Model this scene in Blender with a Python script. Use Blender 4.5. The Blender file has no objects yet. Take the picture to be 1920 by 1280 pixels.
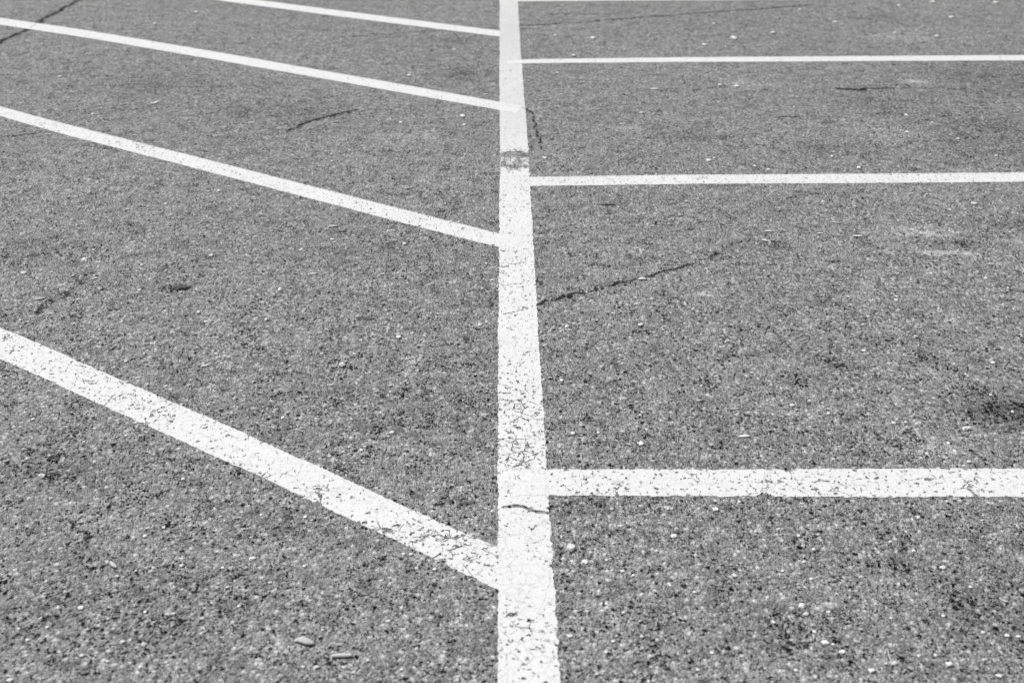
import bpy, bmesh, math, random
import numpy as np
from mathutils import Vector, noise as mnoise

S = bpy.context.scene
C = S.collection
rng = random.Random(7)
nrg = np.random.default_rng(11)

# ------------------------------------------------------------------ camera
W, Hh = 1920.0, 1280.0          # measuring frame (photograph pixels)
F = 2000.0                      # focal length in those pixels
HOR = -400.0                    # horizon row
H = 1.667                       # eye height, m
TH = math.atan((Hh / 2 - HOR) / F)
cs, sn = math.cos(TH), math.sin(TH)

def G(px, py):
    """point of the ground seen at a photograph pixel"""
    u, v = (px - W / 2) / F, (py - Hh / 2) / F
    t = H / (sn + v * cs)
    return (u * t, (cs - v * sn) * t)

def lat(py):                    # photo pixels per metre, sideways / along the ground
    return (py - HOR) * cs / H
def dep(py):
    return (py - HOR) ** 2 * cs * cs / (F * H)

cam_d = bpy.data.cameras.new('camera')
cam = bpy.data.objects.new('camera', cam_d); C.objects.link(cam)
cam.location = (0, 0, H)
cam.rotation_euler = (math.pi / 2 - TH, 0, 0)
cam_d.sensor_width = 36.0
cam_d.lens = F / W * 36.0
cam_d.clip_start, cam_d.clip_end = 0.05, 3000
cam_d.dof.use_dof = True
cam_d.dof.focus_distance = 3.55
cam_d.dof.aperture_fstop = 3.0
S.camera = cam

# ------------------------------------------------------------------ light
SUN_EL, SUN_AZ = math.radians(57), math.radians(-52)     # azimuth from +Y, negative = left
wd = bpy.data.worlds.new('World'); S.world = wd; wd.use_nodes = True
nt = wd.node_tree; nt.nodes.clear()
o = nt.nodes.new('ShaderNodeOutputWorld'); b = nt.nodes.new('ShaderNodeBackground')
sky = nt.nodes.new('ShaderNodeTexSky'); sky.sky_type = 'NISHITA'; sky.sun_disc = False
sky.sun_elevation = SUN_EL; sky.sun_rotation = SUN_AZ
bw = nt.nodes.new('ShaderNodeRGBToBW')                    # black and white photograph: neutral daylight
b.inputs['Strength'].default_value = 0.085
nt.links.new(sky.outputs[0], bw.inputs[0]); nt.links.new(bw.outputs[0], b.inputs['Color'])
nt.links.new(b.outputs[0], o.inputs['Surface'])
sd = bpy.data.lights.new('sun', 'SUN'); sd.energy = 3.5; sd.angle = math.radians(0.6); sd.color = (1, 1, 1)
so = bpy.data.objects.new('sun', sd); C.objects.link(so)
dirv = Vector((math.sin(SUN_AZ) * math.cos(SUN_EL), math.cos(SUN_AZ) * math.cos(SUN_EL), math.sin(SUN_EL)))
so.rotation_euler = dirv.to_track_quat('Z', 'Y').to_euler(); so.location = (0, 0, 30)
S.view_settings.view_transform = 'Standard'; S.view_settings.look = 'None'
S.view_settings.gamma = 1.0; S.view_settings.exposure = 0.11

# ------------------------------------------------------------------ node helper
class N:
    def __init__(s, name):
        s.m = bpy.data.materials.new(name); s.m.use_nodes = True
        s.t = s.m.node_tree; s.t.nodes.clear()
    def put(s, sock, v):
        if isinstance(v, bpy.types.NodeSocket): s.t.links.new(v, sock)
        elif v is not None: sock.default_value = v
    def math(s, op, a, b=None, c=None, clamp=False):
        n = s.t.nodes.new('ShaderNodeMath'); n.operation = op; n.use_clamp = clamp
        for i, v in enumerate((a, b, c)):
            if v is not None: s.put(n.inputs[i], v)
        return n.outputs[0]
    def add(s, a, b): return s.math('ADD', a, b)
    def sub(s, a, b): return s.math('SUBTRACT', a, b)
    def mul(s, a, b): return s.math('MULTIPLY', a, b)
    def mx(s, a, b): return s.math('MAXIMUM', a, b)
    def mn(s, a, b): return s.math('MINIMUM', a, b)
    def ramp(s, v, lo, hi, a=0.0, b=1.0, smooth=True):
        n = s.t.nodes.new('ShaderNodeMapRange'); n.interpolation_type = 'SMOOTHSTEP' if smooth else 'LINEAR'
        n.clamp = True
        for k, x in zip(('Value', 'From Min', 'From Max', 'To Min', 'To Max'), (v, lo, hi, a, b)): s.put(n.inputs[k], x)
        return n.outputs[0]
    def mix(s, f, a, b):         # float mix
        n = s.t.nodes.new('ShaderNodeMix'); n.data_type = 'FLOAT'
        s.put(n.inputs[0], f); s.put(n.inputs[2], a); s.put(n.inputs[3], b)
        return n.outputs[0]
    def coord(s):
        return s.t.nodes.new('ShaderNodeTexCoord').outputs['Object']
    def vmath(s, op, a, b):
        n = s.t.nodes.new('ShaderNodeVectorMath'); n.operation = op
        s.put(n.inputs[0], a)
        if op == 'SCALE': s.put(n.inputs['Scale'], b)
        else: s.put(n.inputs[1], b)
        return n.outputs[0]
    def noise(s, vec, scale, detail=2, rough=.55, dist=0, col=False):
        n = s.t.nodes.new('ShaderNodeTexNoise')
        s.put(n.inputs['Vector'], vec); n.inputs['Scale'].default_value = scale
        n.inputs['Detail'].default_value = detail; n.inputs['Roughness'].default_value = rough
        n.inputs['Distortion'].default_value = dist
        return n.outputs['Color' if col else 'Fac']
    def vor(s, vec, scale, feat='F1', rnd=1.0):
        n = s.t.nodes.new('ShaderNodeTexVoronoi'); n.feature = feat
        s.put(n.inputs['Vector'], vec); n.inputs['Scale'].default_value = scale
        n.inputs['Randomness'].default_value = rnd
        return n
    def attr(s, name):
        n = s.t.nodes.new('ShaderNodeAttribute'); n.attribute_name = name
        return n.outputs['Fac']
    def sep(s, c):
        n = s.t.nodes.new('ShaderNodeSeparateColor'); s.put(n.inputs[0], c); return n.outputs
    def bump(s, h, dist, strength=1.0, normal=None):
        n = s.t.nodes.new('ShaderNodeBump'); n.inputs['Distance'].default_value = dist
        s.put(n.inputs['Strength'], strength); s.put(n.inputs['Height'], h)
        if normal is not None: s.put(n.inputs['Normal'], normal)
        return n.outputs[0]
    def bsdf(s, col, rough, normal=None, spec=0.3):
        n = s.t.nodes.new('ShaderNodeBsdfPrincipled')
        if isinstance(col, (int, float)): n.inputs['Base Color'].default_value = (col, col, col, 1)
        else: s.put(n.inputs['Base Color'], col)
        s.put(n.inputs['Roughness'], rough); s.put(n.inputs['Specular IOR Level'], spec)
        if normal is not None: s.put(n.inputs['Normal'], normal)
        return n.outputs[0]
    def out(s, sh):
        n = s.t.nodes.new('ShaderNodeOutputMaterial'); s.put(n.inputs['Surface'], sh); return s.m

# ------------------------------------------------------------------ materials
def asphalt_material():
    k = N('worn_asphalt'); v = k.coord()
    warp = k.vmath('SCALE', k.noise(v, 55, 2, col=True), 0.010)
    vw = k.vmath('ADD', v, warp)
    stone = k.vor(vw, 185); big = k.vor(vw, 85)
    d1, d2 = stone.outputs['Distance'], big.outputs['Distance']
    c1 = k.sep(stone.outputs['Color']); c2 = k.sep(big.outputs['Color'])
    grit = k.noise(v, 330, 2, .6)
    mid = k.noise(vw, 118, 2.5, .6)
    clump = k.noise(v, 17, 3, .6)
    patch = k.noise(v, 3.2, 3, .6)
    wide = k.noise(v, 0.75, 3, .55)
    stain, scuff, crack = k.attr('stain'), k.attr('scuff'), k.attr('crack')
    # worn stones stand proud, bitumen and voids lie between
    dome1 = k.ramp(d1, .62, .12); dome2 = k.ramp(d2, .62, .15)
    isbig = k.ramp(c2[1], .56, .64)
    dome = k.mix(isbig, dome1, k.mx(k.mul(dome1, .8), dome2))
    streak = k.noise(v, 8, 3, .65)
    pitlevel = k.add(k.mul(k.sub(clump, .5), .28), k.mul(k.sub(patch, .5), .10))
    pitlevel = k.add(pitlevel, k.mul(k.sub(streak, .5), .24))
    pitlevel = k.add(pitlevel, k.mul(stain, .10))
    pit = k.ramp(k.sub(mid, pitlevel), .392, .342)
    pit = k.mx(pit, k.ramp(k.sub(k.noise(vw, 62, 2, .6), k.mul(pitlevel, .8)), .335,   .29))
    # separate voids where a stone has popped out
    vp = k.vmath('ADD', v, k.vmath('SCALE', k.noise(v, 130, 2, .6, col=True), .011))
    for sc, keep, rad in ((46, .26, .42), (88, .32, .40)):
        cell = k.vor(vp, sc); cc = k.sep(cell.outputs['Color'])
        rr = k.mul(k.ramp(k.add(cc[0], k.mul(pitlevel, 1.3)), keep, 1.0, 0, rad, False), k.ramp(cc[1], 0, 1, .6, 1.1, False))
        pit = k.mx(pit, k.ramp(cell.outputs['Distance'], rr, k.mul(rr, .55)))
    pit = k.mul(pit, k.ramp(dome, 1.0, .25, .55, 1.0))
    ck = k.add(k.mul(crack, .95), k.add(k.mul(k.sub(k.noise(v, 85, 3, .75), .5), 1.3), k.mul(k.sub(k.noise(v, 24, 3, .7), .5), 1.5)))
    ckm = k.mul(k.ramp(ck, .56, .82), k.ramp(crack, .04, .25))
    # short hairline cracks here and there
    vh = k.vmath('ADD', v, k.vmath('SCALE', k.noise(v, 14, 4, .7, col=True), .07))
    hair = k.vor(vh, 5.5, 'DISTANCE_TO_EDGE').outputs['Distance']
    hw = k.mul(k.ramp(k.noise(v, 4.2, 3, .65), .56, .70), .016)
    hair = k.mul(k.ramp(hair, hw, k.mul(hw, .3)), k.ramp(k.noise(v, 110, 2, .6), .36, .5))
    ckm = k.mx(ckm, k.mul(hair, k.ramp(hw, .002, .008)))
    height = k.add(k.mul(dome, .5), k.mul(grit, .22))
    height = k.add(height, k.mul(mid, .55))
    height = k.sub(height, k.mul(pit, .75))
    height = k.sub(height, k.mul(ckm, 1.0))
    # colour: each stone has its own grey
    g = k.mix(isbig, k.ramp(c1[0], 0, 1, .42, 1.60, False), k.ramp(c2[0], 0, 1, .55, 1.62, False))
    g = k.mul(g, k.mix(dome, .55, 1.10))
    g = k.mul(g, k.ramp(grit, .25, .75, .58, 1.42, False))
    tone = k.add(k.add(1.0, k.mul(k.sub(wide, .5), .34)), k.mul(k.sub(patch, .5), .22))
    tone = k.mul(tone, k.ramp(k.noise(v, 11, 3, .7), .28, .5, .80, 1.0))
    tone = k.mul(tone, k.ramp(k.noise(v, 5.5, 4, .7), .30, .52, .86, 1.03))
    tone = k.mul(tone, k.ramp(k.noise(v, 22, 3, .65), .30, .64, .88, 1.09, False))
    tone = k.mul(tone, k.ramp(stain, 0, 1, 1, .54, False))
    tone = k.mul(tone, k.ramp(k.mul(scuff, k.ramp(k.noise(v, 60, 3, .7),   .32, .56)), 0, 1, 1, 2.0, False))
    base = k.mul(k.mul(g, tone), .42)
    # dry scrapes where something was dragged
    base = k.mix(k.mul(k.ramp(k.add(scuff, k.mul(k.sub(k.noise(v, 48, 3, .7), .5), 1.0)), .32, .85), .75), base, .60)
    # scarce pale stones set in the surface
    pale = k.mul(k.ramp(c1[1], .975, .982), dome1)
    base = k.mix(pale, base, .52)
    base = k.mix(pit, base, .010)
    base = k.mix(k.mul(ckm, .9), base, .016)
    cmb = k.t.nodes.new('ShaderNodeCombineColor')
    for i in range(3): k.put(cmb.inputs[i], base)
    nrm = k.bump(height, .0058)
    return k.out(k.bsdf(cmb.outputs[0], .85, nrm, k.ramp(k.mx(pit, ckm), 0, 1, .22, 0.0)))

def paint_material():
    k = N('road_paint'); v0 = k.coord()
    oi = k.t.nodes.new('ShaderNodeObjectInfo').outputs['Random']
    off = k.t.nodes.new('ShaderNodeCombineXYZ')
    k.put(off.inputs[0], k.mul(oi, 37.0)); k.put(off.inputs[1], k.mul(oi, 91.0))
    v = k.vmath('ADD', v0, off.outputs[0])
    wear, fresh, crack = k.attr('wear'), k.attr('fresh'), k.attr('crack')
    warp = k.vmath('SCALE', k.noise(v, 42, 3, .65, col=True), .015)
    vw = k.vmath('ADD', v, warp)
    edge = k.vor(vw, 24, 'DISTANCE_TO_EDGE').outputs['Distance']
    edge2 = k.vor(vw, 44, 'DISTANCE_TO_EDGE').outputs['Distance']
    sel = k.noise(v, 15, 2, .6); dens = k.noise(v, 2.6, 2, .6); pn = k.noise(vw, 88, 2, .55)
    grow = k.add(k.mul(k.sub(dens, .5), .22), k.mul(wear, .34))
    grow = k.sub(grow, k.mul(fresh, .12))
    # crack network, open only along part of its length
    wdt = k.mul(k.ramp(k.add(sel, grow), .575, .80), .060)
    cr = k.ramp(edge, wdt, k.mul(wdt, .45))
    wdt2 = k.mul(k.ramp(k.add(k.noise(v, 33, 2, .6), grow), .62, .84), .09)
    cr2 = k.ramp(edge2, wdt2, k.mul(wdt2, .5))
    # voids between stones that the paint did not bridge
    near = k.ramp(edge2, .22, .02, 0, .075)
    pt = k.ramp(k.sub(k.sub(pn, near), k.mul(grow, .45)), .294, .274)
    pt = k.mx(pt, k.ramp(k.sub(k.noise(vw, 41, 2, .6), k.mul(grow, .5)), .285, .262))
    pt = k.mul(pt, k.ramp(edge2, .34, .10, .25, 1.0))
    # chips: whole flakes gone, mostly where cracks meet
    chip = k.vor(k.vmath('ADD', v, k.vmath('SCALE', k.noise(v, 95, 2, .6, col=True), .016)), 38); cc = k.sep(chip.outputs['Color'])
    rr = k.mul(k.ramp(k.add(cc[0], k.mul(grow, .9)), .52, 1.05, 0, .37, False), k.ramp(edge2, .30, .04, .45, 1.15))
    pt = k.mx(pt, k.ramp(chip.outputs['Distance'], rr, k.mul(rr, .75)))
    va = k.vmath('MULTIPLY', v, (1.0, .38, 1.0))
    lost = k.ramp(k.add(wear, k.add(k.mul(k.sub(k.noise(va, 42, 3, .7), .5), 1.3), k.mul(k.sub(k.noise(va, 18, 2, .6), .5), 1.5))), .84, .90)
    ck = k.mul(k.ramp(k.add(crack, k.mul(k.sub(k.noise(v, 60, 3, .7), .5), .9)), .72, .92), k.ramp(crack, .1, .5))
    hole = k.mx(k.mx(k.mx(cr, cr2), k.mx(pt, lost)), ck)
    # the coat follows the stones below it, softly
    soft = k.vor(k.vmath('ADD', v0, k.vmath('SCALE', k.noise(v0, 55, 2, col=True), .010)), 105)
    height = k.add(k.mul(k.ramp(soft.outputs['Distance'], .7, .1), .5), k.noise(v, 75, 3, .6))
    nrm = k.bump(height, .0009, .8)
    dirt = k.noise(v, 5, 4, .65); fine = k.noise(v, 120, 3, .65)
    col = k.add(.74, k.add(k.mul(k.sub(dirt, .5), .10), k.mul(k.sub(fine, .5), .16)))
    rim = k.mx(k.ramp(edge, .05, .0, 0, .12), k.ramp(pn, .42, .33, 0, .16))
    col = k.sub(col, rim)
    col = k.mul(col, k.mix(k.attr('aged'), 1.0, .80))
    cmb = k.t.nodes.new('ShaderNodeCombineColor')
    for i in range(3): k.put(cmb.inputs[i], col)
    sh = k.bsdf(cmb.outputs[0], .7, nrm, .25)
    tr = k.t.nodes.new('ShaderNodeBsdfTransparent')
    m = k.t.nodes.new('ShaderNodeMixShader')
    k.put(m.inputs[0], hole); k.put(m.inputs[1], sh); k.put(m.inputs[2], tr.outputs[0])
    return k.out(m.outputs[0])

def plain(name, lo, hi, scale=300, rough=.8):
    k = N(name); v = k.coord()
    oi = k.t.nodes.new('ShaderNodeObjectInfo').outputs['Random']
    n = k.noise(v, scale, 3, .6)
    g = k.mul(k.ramp(n, .3, .7, lo, hi, False), k.ramp(oi, 0, 1, .80, 1.08, False))
    cmb = k.t.nodes.new('ShaderNodeCombineColor')
    for i in range(3): k.put(cmb.inputs[i], g)
    return k.out(k.bsdf(cmb.outputs[0], rough, k.bump(n, .001), .3))

M_ASPH, M_PAINT = asphalt_material(), paint_material()
M_STONE = plain('pale_stone', .82, .95)
M_WOOD = plain('bleached_wood', .45, .68, 260)
M_DARK = plain('dark_rubber', .07, .17, 160)
M_LEAF = plain('dead_leaf', .08, .13, 150)

# ------------------------------------------------------------------ asphalt sheet
# cracks: photograph polyline, half width (m), strength
CR = [
 ([(-90,140),(0,81),(43,60),(77,40),(110,22),(143,3),(200,-32)], .055, .95),
 ([(160,41),(205,33),(262,31),(318,28)], .06, .62),
 ([(540,246),(577,230),(606,222),(640,213),(668,206)], .035, .95),
 ([(-40,261),(0,257),(60,252),(95,247)], .04, .72),
 ([(105,207),(190,206)], .04, .6), ([(232,207),(282,201)], .04, .66),
 ([(977,48),(1040,45),(1150,37),(1250,30),(1350,22),(1520,10)], .05, .85),
 ([(1030,27),(1130,26),(1198,25)], .05, .7),
 ([(640,70),(700,67),(765,61),(830,57),(937,52)], .045, .72),
 ([(983,203),(993,208),(1000,213),(1003,220),(1000,226),(1005,232),(1002,240),(1007,246),(1006,254),(1014,260),(1012,268),(1015,276),(1020,283)], .014, 1.06),
 ([(1007,571),(1050,559),(1090,549),(1150,536),(1200,522),(1250,507),(1285,497)], .017, 1.03),
 ([(1285,497),(1330,480),(1372,461),(1410,446)], .020, .80),
 ([(1400,449),(1480,453),(1560,452),(1650,455),(1790,462)], .02, .62), ([(185,512),(300,500),(400,488),(520,486),(600,482)], .02, .6),
 ([(830,580),(880,576),(930,574)], .014, .55),
 ([(1572,166),(1617,168)], .04, 1.1), ([(1617,167),(1672,165)], .04, .9), ([(1672,165),(1765,163)], .035, .75),
 ([(1455,220),(1505,218)], .03, .85), ([(1295,169),(1322,166),(1352,163)], .03, .7),
 ([(1121,383),(1152,384)], .022, 1.0),
 ([(68,588),(100,566),(125,546),(148,529),(185,512)], .03, .72),
 ([(1278,431),(1320,427)], .014, .9),
 ([(1367,612),(1383,616),(1402,621)], .011, .95), ([(1540,676),(1560,680),(1582,686)], .014, .95),
 ([(1722,658),(1735,663),(1748,665)], .014, .9), ([(1577,540),(1591,548)], .010, .8),
 ([(1690,299),(1735,303),(1830,311)], .03, .62), ([(1385,792),(1420,796),(1460,799)], .011, .62),
 ([(800,941),(830,947),(858,953)], .009, .72), ([(1580,973),(1610,974),(1642,970)], .010, .85),
 ([(1276,1090),(1287,1097),(1300,1103)], .010, 1.0), ([(1460,1110),(1490,1104),(1540,1096),(1575,1092)], .008, .62),
 ([(940,1014),(933,1022)], .01, .6), ([(1040,951),(1075,957),(1100,962)], .010, .7),
 ([(1075,785),(1110,786)], .012, .8), ([(640,490),(700,480)], .014, .5), ([(808,400),(890,386)], .018, .7),
 ([(500,1080),(560,1070)], .008, .7), ([(400,1118),(425,1124)], .009, .8), ([(280,640),(240,650)], .012, .5),
]
# stains / scuffs: photo centre, photo radii, strength
STAIN = [(1890,772,85,28,1.05),(1850,740,60,18,.55),(1730,662,28,14,.5),(1556,681,34,12,.55),(1770,457,60,7,.3),
 (1660,34,90,7,.22),(1870,150,160,40,.35),(1845,245,150,60,.35),(1645,200,60,26,.35),(1880,425,90,18,.3),
 (100,880,150,40,.35),(1093,944,60,14,.5),(700,470,120,20,.2),(520,210,120,18,.25),(300,160,140,18,.25),
 (1560,280,120,12,.3),(1380,1180,200,50,.2),(1850,1150,120,90,.4),(250,1130,260,70,.2),(1100,620,80,40,.0),
 (800,770,110,40,.3),(730,800,70,20,.25),(1650,640,50,14,.3),(1290,250,70,16,.3),(1640,820,60,14,.3),(60,470,80,26,.3),
 (1480,340,300,6,.15),(860,140,50,14,.35),(860,75,50,6,.4),(300,545,70,20,.2)]
SCUFF = [(1320,551,24,6,.95),(1722,153,32,6,.7),(1738,437,56,9,.5),(1765,473,50,5,.68),(1700,430,40,4,.5),(1816,475,18,5,.75),
 (770,690,18,36,.5),(1750,838,40,22,.55),(1660,600,20,60,.3),(1650,240,60,22,.25),(830,430,20,5,.2),(180,975,70,16,.3),(1400,155,50,6,.35),
 (760,255,60,10,.3),(1175,240,24,5,.5),(700,960,60,16,.2),(1470,770,70,18,.2),(1690,70,60,8,.4),(1910,453,20,4,.5),(430,640,70,30,.15)]

def grow(a, b, step, far, k=1.35):
    xs = list(np.arange(a, b + 1e-6, step)); s = step
    lo, hi = [], []
    x = a
    while x > -far: s *= k; x -= s; lo.append(x)
    s = step; x = b
    while x < far: s *= k; x += s; hi.append(x)
    return np.array(lo[::-1] + xs + hi)

def poly_dist(P, pts):
    best = np.full(len(P), 1e9)
    for (x0, y0), (x1, y1) in zip(pts[:-1], pts[1:]):
        d = np.array((x1 - x0, y1 - y0)); L = d @ d
        t = np.clip(((P - (x0, y0)) @ d) / L, 0, 1)
        q = np.array((x0, y0)) + t[:, None] * d
        best = np.minimum(best, np.hypot(*(P - q).T))
    return best

def densify(pts, amp):
    out = []
    for i, (a, b) in enumerate(zip(pts[:-1], pts[1:])):
        for t in (0, .2, .4, .6, .8):
            p = Vector(a).lerp(Vector(b), t)
            if t: p += Vector((rng.uniform(-amp, amp), rng.uniform(-amp, amp)))
            out.append(tuple(p))
    out.append(pts[-1]); return out

CRG = [(densify([G(*p) for p in pts], hw * (.45 if pts[0][1] < 400 else .95)), hw * .68, st) for pts, hw, st in CR]

def crack_field(P):
    f = np.zeros(len(P))
    for pts, hw, st in CRG:
        a = np.array(pts); R = hw * 1.9
        m = ((P > a.min(0) - R) & (P < a.max(0) + R)).all(1)
        if m.any(): f[m] = np.maximum(f[m], st * np.clip(1 - poly_dist(P[m], pts) / R, 0, 1))
    return f

def blob_field(P, blobs):
    f = np.zeros(len(P))
    for x, y, rx, ry, st in blobs:
        c = G(x, y); ax, ay = rx / lat(y), ry / dep(y)
        q = ((P[:, 0] - c[0]) / ax) ** 2 + ((P[:, 1] - c[1]) / ay) ** 2
        f = np.maximum(f, st * np.exp(-q * 1.1))
    return f

def set_attr(me, name, vals):
    me.attributes.new(name, 'FLOAT', 'POINT').data.foreach_set('value', np.asarray(vals, np.float32))

def build_ground():
    xs, ys = grow(-5.4, 5.4, .016, 900), grow(1.0, 11.4, .016, 900)
    nx, ny = len(xs), len(ys)
    X, Y = np.meshgrid(xs, ys); P = np.stack((X.ravel(), Y.ravel()), 1)
    co = np.zeros((nx * ny, 3), np.float32); co[:, :2] = P
    i = np.arange(nx * ny).reshape(ny, nx)
    q = np.stack((i[:-1, :-1], i[:-1, 1:], i[1:, 1:], i[1:, :-1]), -1).reshape(-1, 4).astype(np.int32)
    me = bpy.data.meshes.new('asphalt_ground')
    me.vertices.add(len(co)); me.vertices.foreach_set('co', co.ravel())
    me.loops.add(q.size); me.loops.foreach_set('vertex_index', q.ravel())
    me.polygons.add(len(q)); me.polygons.foreach_set('loop_start', np.arange(0, q.size, 4, dtype=np.int32))
    me.update(calc_edges=True)
    set_attr(me, 'crack', crack_field(P)); set_attr(me, 'stain', blob_field(P, STAIN)); set_attr(me, 'scuff', blob_field(P, SCUFF))
    me.materials.append(M_ASPH)
    ob = bpy.data.objects.new('asphalt_ground', me); C.objects.link(ob)
    ob['kind'] = 'structure'; ob['label'] = 'worn grey asphalt surface of a car park'
    return ob
build_ground()

# ------------------------------------------------------------------ painted lines
def tag(ob, label, cat, group=None):
    ob['label'] = label; ob['category'] = cat
    if group: ob['group'] = group
    return ob

def resample(pts, n):
    a = np.array([G(*p) for p in pts]); d = np.r_[0, np.cumsum(np.hypot(*np.diff(a, axis=0).T))]
    t = np.linspace(0, d[-1], n)
    r = np.stack((np.interp(t, d, a[:, 0]), np.interp(t, d, a[:, 1])), 1)
    k = max(3, int(n * .06)) | 1                      # a painter's line bends gently
    pad = np.concatenate((2 * r[:1] - r[1:k // 2 + 1][::-1], r, 2 * r[-1:] - r[-k // 2:-1][::-1]))
    ker = np.ones(k) / k
    s = np.stack([np.convolve(pad[:, j], ker, 'same') for j in (0, 1)], 1)
    return s[k // 2:k // 2 + n]

def fbm(n, step, lens, amps, seed):
    g = np.random.default_rng(seed); out = np.zeros(n); s = np.arange(n) * step
    for L, A in zip(lens, amps):
        kn = g.uniform(-1, 1, int(s[-1] / L) + 3); out += A * np.interp(s / L, np.arange(len(kn)), kn)
    return out

def paint_line(name, eA, eB, z, seed, wear=(), fresh=(), aged=(), notch=(), cracks=(), rough=1.0, base_wear=0.0):
    a0 = np.array([G(*p) for p in eA]); L = np.hypot(*np.diff(a0, axis=0).T).sum()
    step = .0035; n = int(L / step)
    A, B = resample(eA, n), resample(eB, n)
    d = B - A; wl = np.hypot(*d.T); dn = d / wl[:, None]
    jl, ja = (.006, .013, .05, .3), np.array((.0018, .0022, .0015, .002)) * rough
    A = A + dn * fbm(n, step, jl, ja, seed)[:, None]
    B = B + dn * fbm(n, step, jl, ja, seed + 1)[:, None]
    for (px, py, w_, depth, side) in notch:               # bites out of an edge
        E = A if side == 'A' else B
        c = np.array(G(px, py)); dd = np.hypot(*(E - c).T)
        f = np.clip(1 - dd / w_, 0, 1) ** .7 * depth * (1 if side == 'A' else -1)
        E += dn * (f * (1 + .3 * np.sin(np.arange(n) * 1.7)))[:, None]
    cols = 9
    T = np.linspace(0, 1, cols)
    P = (A[:, None] * (1 - T[None, :, None]) + B[:, None] * T[None, :, None])
    # ragged ends
    e0, e1 = fbm(cols, .02, (.02, .05), (.004, .004), seed + 2), fbm(cols, .02, (.02, .05), (.004, .004), seed + 3)
    tang = (A[1] - A[0]) / np.hypot(*(A[1] - A[0]))
    P[0] += tang * -abs(e0)[:, None]; tang = (A[-1] - A[-2]) / np.hypot(*(A[-1] - A[-2])); P[-1] += tang * abs(e1)[:, None]
    Pf = P.reshape(-1, 2)
    top = np.c_[Pf, np.full(len(Pf), z)]
    i = np.arange(n * cols).reshape(n, cols)
    q = np.stack((i[:-1, :-1], i[:-1, 1:], i[1:, 1:], i[1:, :-1]), -1).reshape(-1, 4)
    # skirt down to the asphalt
    rim = np.r_[i[:, 0], i[-1, 1:], i[::-1, -1][1:], i[0, ::-1][1:-1]]
    low = np.c_[Pf[rim], np.full(len(rim), .0002)]
    li = len(top) + np.arange(len(rim))
    sk = np.stack((rim, np.roll(rim, -1), np.roll(li, -1), li), -1)
    co = np.r_[top, low]; F_ = np.r_[q, sk].astype(int)
    me = bpy.data.meshes.new(name); me.from_pydata(co.tolist(), [], F_.tolist())
    bm = bmesh.new(); bm.from_mesh(me); bmesh.ops.recalc_face_normals(bm, faces=bm.faces)
    bm.faces.ensure_lookup_table()
    if bm.faces[0].normal.z < 0: bmesh.ops.reverse_faces(bm, faces=bm.faces)
    bm.to_mesh(me); bm.free()
    P2 = co[:, :2]
    set_attr(me, 'wear', blob_field(P2, wear) + base_wear); set_attr(me, 'fresh', blob_field(P2, fresh)); set_attr(me, 'aged', blob_field(P2, aged))
    f = np.zeros(len(P2))
    for pts, hw, st in cracks:
        f = np.maximum(f, st * np.clip(1 - poly_dist(P2, [G(*p) for p in pts]) / (hw * 1.9), 0, 1))
    set_attr(me, 'crack', f)
    me.materials.append(M_PAINT)
    ob = bpy.data.objects.new(name, me); C.objects.link(ob)
    return ob

def ext(p, q, x):                 # carry the edge p->q straight on (on the ground) to photograph column x
    t = (x - p[0]) / (q[0] - p[0]); return (x, p[1] + (q[1] - p[1]) * t)

GL = 'white angled stall lines left of the dividing line'
GR = 'white cross stall lines right of the dividing line'

centre = paint_line('dividing_line',
  [(941,-180),(937,0),(936.7,140),(937.5,280),(935.3,427),(935,640),(932.8,853),(931.8,993),(933.5,1120),(931.8,1280),(930.5,1700)],
  [(957,-180),(970.5,0),(977,110),(985,200),(990,283),(993.3,333),(998,427),(1006.7,570),(1013,667),(1022.7,853),(1028.5,930),(1035,1040),(1041.7,1136),(1052.7,1280),(1079,1700)],
  .0013, 101,
  wear=[(970,291,46,9,1.5),(962,312,24,8,1.3),(944,303,16,12,1.05),(987,313,12,5,1.1),(975,303,40,9,.85),(975,770,70,50,.35),(980,850,70,60,.42),(985,1190,80,60,.3),(946,737,5,3,1.3),(985,737,3,3,.9),(963,800,4,5,1.0),(958,1153,9,5,1.5),(993,1178,5,3,1.1),(970,520,70,50,.15),(962,906,12,8,.7),(983,960,6,3,.9)],
  fresh=[(965,200,60,70,.8),(960,60,60,60,.9)], aged=[(960,60,80,90,.8),(965,200,80,70,.6)],
  cracks=[([(940,590),(966,585),(985,580),(1008,571)], .009, 1.05), ([(957,195),(965,199),(972,203),(986,203)], .012, .95),
          ([(942,952),(975,947),(985,953),(1005,959),(1035,963)], .009, 1.25), ([(950,938),(965,946),(977,948)], .003, .9),
          ([(995,1196),(1012,1198),(1022,1203)], .004, 1.05), ([(995,1084),(1012,1081),(1036,1080)], .004, .85),
          ([(937,52),(971,48)], .03, .7), ([(946,886),(958,890)], .003, 1.0), ([(952,915),(947,920)], .003, .95)])
tag(centre, 'long broad white line running away from the camera, cracked, with one worn-through gap', 'painted line')

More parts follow.
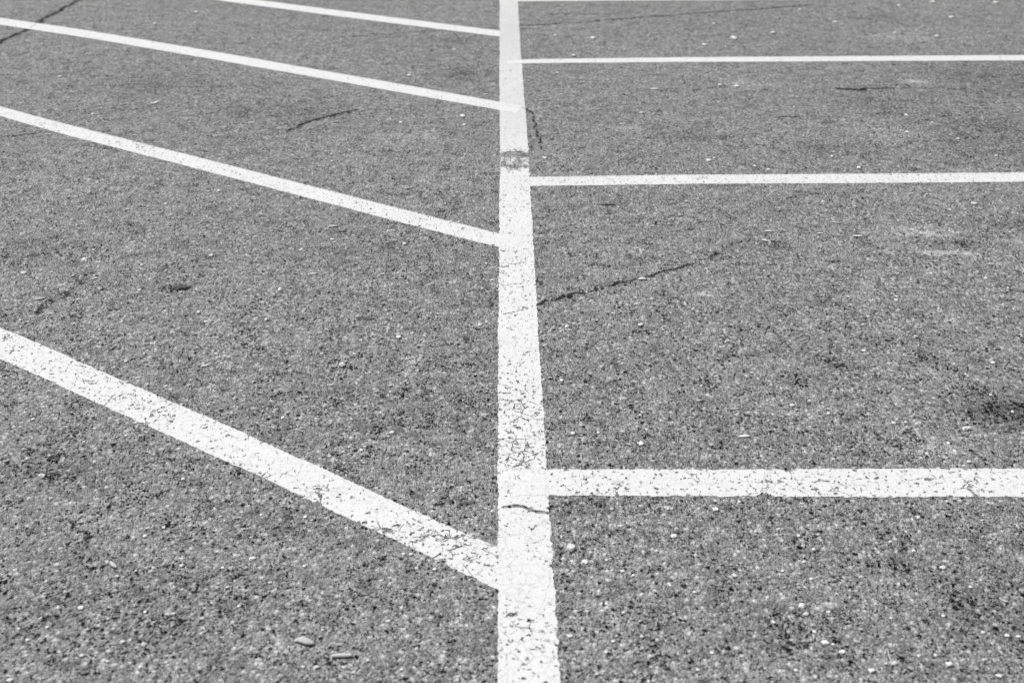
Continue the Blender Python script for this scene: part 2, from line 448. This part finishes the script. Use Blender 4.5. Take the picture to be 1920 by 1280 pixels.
L1 = paint_line('stall_line',
  [(-700,320),(-330,480),(0,615),(73,643),(133,672),(267,730),(383,779),(547,853),(640,893),(713,930),(813,975),(930,1024),(1034,1068)],
  [(-700,352),(-330,526),(0,675),(50,693),(140,737),(240,782),(333,824),(397,853),(500,900),(590,942),(640,969),(700,994),(807,1046),(887,1083),(935,1108),(1012,1143)],
  .0019, 211, base_wear=.06,
  wear=[(150,705,90,40,.15),(230,745,60,18,.3),(270,770,60,20,.3),(600,920,30,22,.55),(800,1010,120,40,.3),(880,1050,80,40,.35),(12,632,8,4,1.2),(31,652,8,4,1.2),(150,700,14,5,.5),(600,935,7,6,.9)],
  fresh=[(985,1085,55,40,1.0)], notch=[(600,946,.018,.012,'B'),(547,905,.012,.005,'B'),(887,1083,.014,.007,'B')],
  cracks=[([(215,757),(235,747),(262,752)], .003, .9), ([(205,745),(222,742),(250,740)], .003, .8),
          ([(600,945),(603,928),(612,918),(617,905)], .005, 1.0)])
tag(L1, 'nearest angled white line left of the dividing line, widest and heavily cracked', 'painted line', GL)
L2 = paint_line('stall_line',
  [(-700,15),(-330,112),(0,200),(133,236),(267,269),(413,306),(640,364),(780,399),(890,427),(936,438),(978,449)],
  [(-700,24),(-330,125),(0,218),(117,252),(257,288),(400,325),(640,388),(787,427),(936,465),(966,472)],
  .0019, 223, wear=[(245,272,50,12,.28),(860,435,50,20,.15)], fresh=[(955,452,40,14,.9)])
tag(L2, 'second angled white line left of the dividing line, faintly marked partway along', 'painted line', GL)
L3 = paint_line('stall_line',
  [(-700,-70),(-330,-15),(0,34),(160,57),(400,97),(640,139),(937,191.5),(978,199)],
  [(-700,-64),(-330,-6),(0,47),(160,71),(400,112),(640,154),(937,207.5),(968,213)],
  .0019, 237, fresh=[(500,120,900,200,.8)],
  cracks=[([(57,53),(72,42),(80,36)], .05, .8)])
tag(L3, 'third angled white line left of the dividing line, crossed by a dark diagonal crack', 'painted line', GL)
L4 = paint_line('stall_line',
  [(-300,-100),(0,-63),(447,-4),(640,21),(937,58.5)],
  [(-300,-93),(0,-55),(414,2),(640,32),(937,69.5)],
  .0019, 251, fresh=[(500,20,900,200,.9)])
tag(L4, 'farthest angled white line left of the dividing line, cut off by the top edge', 'painted line', GL)

R1 = paint_line('cross_line',
  [(968,881),(1023,879.5),(1280,880),(1600,880),(1920,879),(2600,878)],
  [(968,931),(1023,929.5),(1280,931.5),(1600,932.5),(1920,932.5),(2600,933)],
  .0019, 263, base_wear=.07,
  wear=[(1450,905,50,25,.25),(1530,920,6,4,1.0),(1495,915,6,4,.8),(1620,900,60,20,.15),(1800,905,100,20,.2),(1150,900,60,20,.12)],
  fresh=[(1000,905,40,30,.9)],
  notch=[(1477,880,.018,.018,'A'),(1434,932,.022,.020,'B'),(1443,880,.010,.006,'A'),(1400,931,.012,.010,'B')],
  cracks=[([(1388,880),(1387,892),(1390,902)], .003, .9), ([(1476,880),(1484,890),(1492,900),(1500,913)], .004, 1.0),
          ([(1444,880),(1446,890),(1436,903),(1440,915),(1434,931)], .004, .95), ([(1473,913),(1490,918),(1520,915)], .003, .85)])
tag(R1, 'nearest cross line right of the dividing line, thick cracked paint with chipped edge', 'painted line', GR)
R2 = paint_line('cross_line',
  [(994,332.5),(1280,328.5),(1600,326.5),(1920,324),(2600,319)],
  [(994,349.5),(1280,346),(1600,344),(1920,341.5),(2600,336.5)],
  .0019, 277, wear=[(1060,341,60,8,.18)])
tag(R2, 'middle cross line right of the dividing line, clean white, beginning just below the worn gap', 'painted line', GR)
R3 = paint_line('cross_line',
  [(952,114),(977,112),(1280,108),(1600,106),(1920,104),(2400,101)],
  [(952,121),(978,119.5),(1280,117),(1600,115.5),(1920,114),(2400,111)],
  .0019, 281, fresh=[(1400,112,900,60,.8)])
tag(R3, 'thin far white cross line right of the dividing line, its end overlapping that line', 'painted line', GR)
R4 = paint_line('cross_line',
  [(968,-5),(1280,-6.5),(1920,-9),(2300,-11)],
  [(968,3),(1280,1.2),(1920,-1.5),(2300,-3)],
  .0019, 293, fresh=[(1400,0,900,60,.8)])
tag(R4, 'sliver of the farthest white cross line touching the top edge of the photo', 'painted line', GR)

# ------------------------------------------------------------------ loose stones and scraps
def lump(bm, loc, sx, sy, sz, rz, seed, sub=2, rough=.25):
    """an irregular stone: faceted, flat under"""
    r = bmesh.ops.create_icosphere(bm, subdivisions=sub, radius=1)
    off = Vector((seed * 3.1, seed * 1.7, seed * .9))
    cr, sr = math.cos(rz), math.sin(rz)
    for v in r['verts']:
        n = v.co.normalized()
        k = 1 + rough * mnoise.noise(n * 1.3 + off) * 1.6 + rough * .5 * mnoise.noise(n * 3.1 + off)
        p = n * k
        x, y, z = p.x * sx, p.y * sy, max(p.z, -.55) * sz
        v.co = (loc[0] + x * cr - y * sr, loc[1] + x * sr + y * cr, loc[2] + z + .55 * sz)

def mesh_obj(name, bm, mat, loc=(0, 0, 0)):
    bmesh.ops.recalc_face_normals(bm, faces=bm.faces)
    me = bpy.data.meshes.new(name); bm.to_mesh(me); bm.free(); me.materials.append(mat)
    ob = bpy.data.objects.new(name, me); ob.location = loc; C.objects.link(ob); return ob

def stone(px, py, w, h, label, cat='pebble', name='pebble', mat=M_STONE, group=None, rough=.25, rz=None, tall=.5):
    """w, h: size in photograph pixels"""
    x, y = G(px, py); sx = w / lat(py) / 2; sz = sx * tall
    # apparent height = depth extent foreshortened + height of the stone
    sy = max((h / dep(py)) / 2 * .62, sx * .35); sy = min(sy, sx * 1.3)
    bm = bmesh.new(); lump(bm, (0, 0, 0), sx, sy, sz, rng.uniform(-.3, .3) if rz is None else rz, rng.uniform(0, 90), (1 if name == 'stone_chip' else 3) if w > 10 else 2, rough)
    for f in bm.faces: f.smooth = w <= 10
    return tag(mesh_obj(name, bm, mat, (x, y, .0006)), label, cat, group)

def flake(pix, wpx, label, name='flake', cat='flake', mat=M_WOOD, thick=.28, lift=.002, group=None):
    """a thin curled chip or twig along a photograph polyline; wpx is its width in photograph pixels"""
    pts = [Vector((*G(*p), 0)) for p in pix]; py = sum(p[1] for p in pix) / len(pix)
    run = abs(pts[-1].x - pts[0].x) / max((pts[-1] - pts[0]).length, 1e-6)
    w = wpx / (lat(py) * (1 - run) + dep(py) * run) * .85; w = min(w, .45 * sum((q - p).length for p, q in zip(pts[:-1], pts[1:]))); c = sum(pts, Vector()) / len(pts)
    fine = []
    for a, b2 in zip(pts[:-1], pts[1:]):
        for t in (0, .25, .5, .75): fine.append(a.lerp(b2, t))
    fine.append(pts[-1]); n = len(fine)
    sm = [fine[0]] + [(fine[i - 1] + fine[i] * 2 + fine[i + 1]) / 4 for i in range(1, n - 1)] + [fine[-1]]
    bm = bmesh.new(); rings = []; sd = rng.uniform(0, 99)
    for i, p in enumerate(sm):
        d = (sm[min(i + 1, n - 1)] - sm[max(i - 1, 0)]).normalized(); s = Vector((-d.y, d.x, 0))
        t = i / (n - 1); prof = (math.sin(math.pi * min(max(t, .06), .94)) ** .45) * (1 + .35 * mnoise.noise(Vector((t * 4, sd, 0))))
        hw = w * .5 * prof; th = max(w * thick * prof, .0006)
        up = lift * (.3 + abs(2 * t - 1) ** 2 * 1.2) * (1 + .6 * mnoise.noise(Vector((sd, t * 2, 3))))
        p0 = p - c + Vector((0, 0, max(.0008, up)))
        ring = [p0 + s * hw * math.cos(a) + Vector((0, 0, th * .5 * (1 + math.sin(a)))) for a in [k * math.pi / 4 for k in range(8)]]
        rings.append([bm.verts.new(q) for q in ring])
    for r0, r1 in zip(rings[:-1], rings[1:]):
        for k in range(8): bm.faces.new((r0[k], r0[(k + 1) % 8], r1[(k + 1) % 8], r1[k]))
    bm.faces.new(rings[0][::-1]); bm.faces.new(rings[-1])
    for f in bm.faces: f.smooth = True
    return tag(mesh_obj(name, bm, mat, c), label, cat, group)

# distinct scraps
def angular_chip(px, py, w, label):
    x, y = G(px, py); u = w / lat(py)
    bm = bmesh.new()
    base = [(-.46,-.38),(.30,-.46),(.50,.10),(.26,.50),(-.40,.44)]
    lo = [bm.verts.new((a * u, b * u, .0)) for a, b in base]
    hi = [bm.verts.new((a * u * .86 + .03 * u, b * u * .80 + .04 * u, h * u)) for (a, b), h in zip(base, (.30, .38, .42, .36, .46))]
    bm.faces.new(lo[::-1]); bm.faces.new(hi)
    for k in range(5): bm.faces.new((lo[k], lo[(k + 1) % 5], hi[(k + 1) % 5], hi[k]))
    bmesh.ops.bevel(bm, geom=bm.edges[:], offset=.05 * u, segments=2, affect='EDGES', profile=.6)
    for v in bm.verts: v.co += Vector((mnoise.noise(v.co * 300), mnoise.noise(v.co * 300 + Vector((9, 0, 0))), 0)) * .05 * u
    ob = mesh_obj('stone_chip', bm, M_STONE, (x, y, .0004)); ob.rotation_euler.z = -.35
    return tag(ob, label, 'stone')
angular_chip(1070, 1029, 18, 'pale angular stone chip beside the dividing line below the nearest cross line')
flake([(552,1203),(566,1201),(578,1206),(589,1208)],12,'pale curved wood chip near the bottom edge, left one of two','wood_chip','wood chip',M_WOOD,.45)
flake([(622,1232),(640,1230),(661,1231)],9,'pale straight stick end near the bottom edge, right of the curved wood chip','stick','stick',M_WOOD,.6)
stone(340,541,26,10,'dark rubber-like chunk lying alone in the bay above the nearest angled line','debris chunk','debris_chunk',M_DARK,None,.6,.25,.26)
flake([(64,563),(74,561),(85,559)],5,'thin pale sliver near the left edge above the nearest angled line','wood_chip','wood chip')
flake([(579,515),(587,514),(595,513)],7,'bright white flake below the second angled line','paint_flake','paint flake',M_STONE)
stone(642,685,12,9,'single white pebble in the middle of the bay above the nearest angled line',rough=.4)
flake([(1385,820),(1395,818),(1406,819)],6,'bright pale flake lying just above the nearest cross line','paint_flake','paint flake',M_STONE)
stone(1811,805,15,9,'pale pebble near the right edge just above the nearest cross line',rough=.4,rz=.4)
flake([(1663,693),(1668,695),(1675,698)],4,'small curled pale shaving in the wide right bay','wood_chip','wood chip')
stone(1553,776,8,8,'pale pebble right of the bright flake above the nearest cross line')
flake([(1196,525),(1204,523),(1213,524)],5,'white flake lying in the long dark crack right of the dividing line','paint_flake','paint flake',M_STONE)
flake([(1599,444),(1607,443),(1616,444)],5,'rightmost white flake of the short row under the middle cross line','paint_flake','paint flake',M_STONE)
flake([(1434,435),(1441,434),(1449,435)],5,'leftmost white flake of the short row under the middle cross line','paint_flake','paint flake',M_STONE)
flake([(1428,450),(1434,451),(1440,453)],5,'small white flake just below the leftmost flake of the short row','paint_flake','paint flake',M_STONE)
flake([(1532,438),(1537,438),(1543,439)],4,'middle white flake of the short row under the middle cross line','paint_flake','paint flake',M_STONE)
flake([(1560,417),(1568,418),(1576,420)],4,'thin pale twig below the middle cross line above the row of flakes','twig','twig')
flake([(208,1055),(212,1060),(219,1066)],7,'pale seed-shaped chip left of the nearest angled line near the bottom','seed','seed',M_WOOD,.6)
flake([(1661,1226),(1660,1219),(1664,1219),(1667,1230),(1670,1240),(1673,1248),(1668,1251)],3.2,'thin curled pale stalk near the bottom right corner','stalk','plant stalk',M_WOOD,.9,.004)
flake([(1873,1122),(1881,1126),(1889,1130)],9,'pale flat chip near the right edge low in the picture','wood_chip','wood chip')
flake([(282,195),(290,195),(297,191)],5,'small curled white flake between the second and third angled lines','paint_flake','paint flake',M_STONE)
flake([(466,231),(472,231),(478,230)],5,'white flake left of the dark crack between second and third angled lines','paint_flake','paint flake',M_STONE)
flake([(459,302),(464,302),(470,302)],5,'white flake resting just above the second angled line','paint_flake','paint flake',M_STONE)
flake([(377,687),(384,686),(391,685)],4,'thin white sliver above the cracked nearest angled line','paint_flake','paint flake',M_STONE)
flake([(614,722),(620,722),(626,722)],3.5,'thin white sliver below the single white pebble in the middle bay','paint_flake','paint flake',M_STONE)
flake([(170,525),(176,523),(183,522)],4,'short pale twig right of the thin sliver near the left edge','twig','twig')
flake([(615,427),(623,425),(633,425)],4,'long pale sliver just below the second angled line','wood_chip','wood chip')
flake([(761,354),(768,353),(775,352)],4,'pale sliver just above the second angled line near the dividing line','wood_chip','wood chip')
stone(689,597,24,10,'flat dark leaf scrap left of the dividing line beside the hairline crack','leaf','leaf',M_LEAF,None,.3,.1,.10)
flake([(1370,768),(1377,767),(1385,766)],4,'faint pale sliver above the bright flake in the wide right bay','wood_chip','wood chip')
flake([(1851,496),(1857,495),(1863,496)],4,'small white flake at the right edge level with the long crack','paint_flake','paint flake',M_STONE)
stone(1481,371,6,6,'small black pebble just below the middle cross line',mat=M_DARK)
stone(135,636,7,6,'small black pebble just above the nearest angled line at left',mat=M_DARK)
stone(803,864,6,5,'small black pebble above the nearest angled line near the dividing line',mat=M_DARK)
flake([(1219,168),(1227,168),(1235,168)],5,'white flake below the thin far cross line near the dividing line','paint_flake','paint flake',M_STONE)
flake([(1161,233),(1167,233),(1173,233)],5,'white flake above the middle cross line near the dividing line','paint_flake','paint flake',M_STONE)

# scattered pebbles: photo x, y, width (height follows)
PB = '''78,893,10 343,899,7 307,990,6 272,1006,7 220,1081,7 341,1061,8 418,1065,6 473,1048,9 571,1062,7 573,970,7 490,966,6 507,1093,7 427,1101,6
152,1140,10 270,1209,9 230,1204,9 52,1200,7 153,1230,8 202,1240,6 569,1251,7 595,1251,8 20,1276,10 448,1137,6 272,1148,6 89,1176,6 312,1242,6 605,1181,5 178,866,5
815,1068,8 757,1039,6 770,1040,7 1097,1054,9 1148,955,7 1250,953,9 1263,1006,9 1068,1193,9 1203,1194,8 1150,1203,7 1169,1149,7 1120,1264,7 1167,1071,6 1187,1079,5
728,1165,7 753,1256,7 923,959,5 813,921,5 690,1238,6 1231,1033,5 1137,1050,5 1256,1098,5
1342,956,9 1386,941,6 1722,971,8 1817,866,7 1497,1005,6 1526,1031,7 1669,1016,6 1507,1054,6 1467,1071,6 1377,1080,8 1302,1111,7 1521,1086,7 1768,1065,9 1713,1033,6
1503,1137,10 1511,1152,9 1553,1148,7 1819,1101,6 1547,1206,12 1562,1208,5 1579,1223,10 1678,1244,9 1634,1258,10 1779,1246,11 1888,1192,8 1910,1194,8 1873,1268,9
1308,1256,6 1335,1224,6 1492,1257,7 1755,1229,7 1723,1230,7 1843,1186,7 1671,1159,6 1450,1167,6 1768,1155,6 1527,1185,6
1848,523,6 1890,541,5 1680,564,7 1684,582,5 1760,579,5 1628,594,5 1746,513,5 1684,513,4 1576,617,5 1619,658,7 1470,522,3 1433,508,4 1642,499,3 1323,598,4 1486,761,8
1676,794,8 1698,792,5 1718,795,5 1898,773,6 1862,681,7 1778,831,6 1315,723,4 1857,741,5 1693,730,4
159,488,9 45,513,8 266,498,6 311,508,4 397,480,7 262,545,6 176,469,5 253,461,4 478,444,4 623,450,6 565,469,5 483,499,5 525,544,7 373,586,7 386,604,6 388,628,4 499,599,5 293,656,5 438,637,4
237,678,7 415,682,5 312,724,5 530,784,6 458,743,5 82,763,5 62,787,7 178,804,5 158,828,4 237,817,5
759,458,7 912,495,5 677,490,4 860,554,4 720,514,4 772,626,6 748,633,9 900,610,7 923,526,5 734,598,4 1143,611,6 1201,610,8 1063,613,7 1233,589,4 1074,813,7 1122,812,6 1201,833,9 1053,714,7
1173,733,5 732,735,5 686,700,4 678,845,6 735,812,8
113,145,7 470,39,5 368,25,9 290,46,6 365,44,5 174,215,6 167,338,5 410,359,6 540,388,5 41,283,4 623,303,5 355,230,5 129,185,6 311,383,5
767,143,8 852,94,6 1042,68,7 1113,73,10 1076,105,7 1045,138,6 1203,213,8 867,219,10 871,235,7 752,231,7 872,291,6 1022,297,6 1208,401,5 909,178,5
1500,20,8 1686,12,7 1749,6,10 1784,34,9 1757,70,10 1867,7,9 1449,63,10 1376,73,11 1321,86,10 1339,46,7 1566,43,8 1381,163,8 1350,161,8 1699,217,6 1701,249,6 1748,231,5 1797,261,5 1563,286,5 1560,294,6
1329,302,9 1339,297,5 1415,313,6 1441,319,6 1610,316,9 1868,293,7 1489,202,5 1827,383,9 1603,388,6 1543,379,5 1287,378,5 1642,69,5 1677,63,6 1854,61,5'''
def bay(x, y):
    if x < 965:
        e = [np.interp(x, [0, 940], [645, 1065]), np.interp(x, [0, 940], [210, 451]), np.interp(x, [0, 940], [40, 200])]
        if y > e[0]: return 'below the nearest angled line'
        if y > e[1]: return 'between the nearest and second angled lines'
        if y > e[2]: return 'between the second and third angled lines'
        return 'beyond the third angled line'
    if y > 905: return 'below the nearest cross line'
    if y > 340: return 'between the nearest and middle cross lines'
    if y > 112: return 'between the middle and thin far cross lines'
    return 'beyond the thin far cross line'

grit = bmesh.new(); spots = []
for s in PB.split():
    x, y, w = map(float, s.split(',')); spots.append((x, y, w))
for (x, y, w) in spots:
    if w >= 7:
        bt = bay(x, y)
        stone(x, y, w * (1.16 if y > 420 else 1.0), w * (1.05 if y > 420 else .9), 'small pale pebble, one of those scattered ' + bt, 'pebble', 'pebble', M_STONE, 'pale pebbles scattered ' + bt, .36, tall=.5)
    else:
        gx, gy = G(x, y); r = w * 1.3 / lat(y) / 2
        lump(grit, (gx, gy, .0005), r, r * rng.uniform(.7, 1.1), r * .5, rng.uniform(0, 3), rng.uniform(0, 90), 1, .25)
for _ in range(900):              # finer grit lying everywhere on the lot
    gx, gy = rng.uniform(-5, 5), rng.uniform(1.2, 10.5)
    if abs(gx) > .6 * gy + .4: continue
    r = rng.uniform(.0012, .0026) * rng.choice((1, 1, 1.3))
    lump(grit, (gx, gy, .0005), r, r * rng.uniform(.6, 1.2), r * .7, rng.uniform(0, 3), rng.uniform(0, 90), 1, .3)
gr = mesh_obj('pale_grit', grit, M_STONE); gr['kind'] = 'stuff'; gr['label'] = 'fine pale grit scattered loosely over the asphalt'; gr['category'] = 'grit'

S.cycles.transparent_max_bounces = 16
S.cycles.max_bounces = 6
S.cycles.filter_width = 1.15
S.render.film_transparent = False
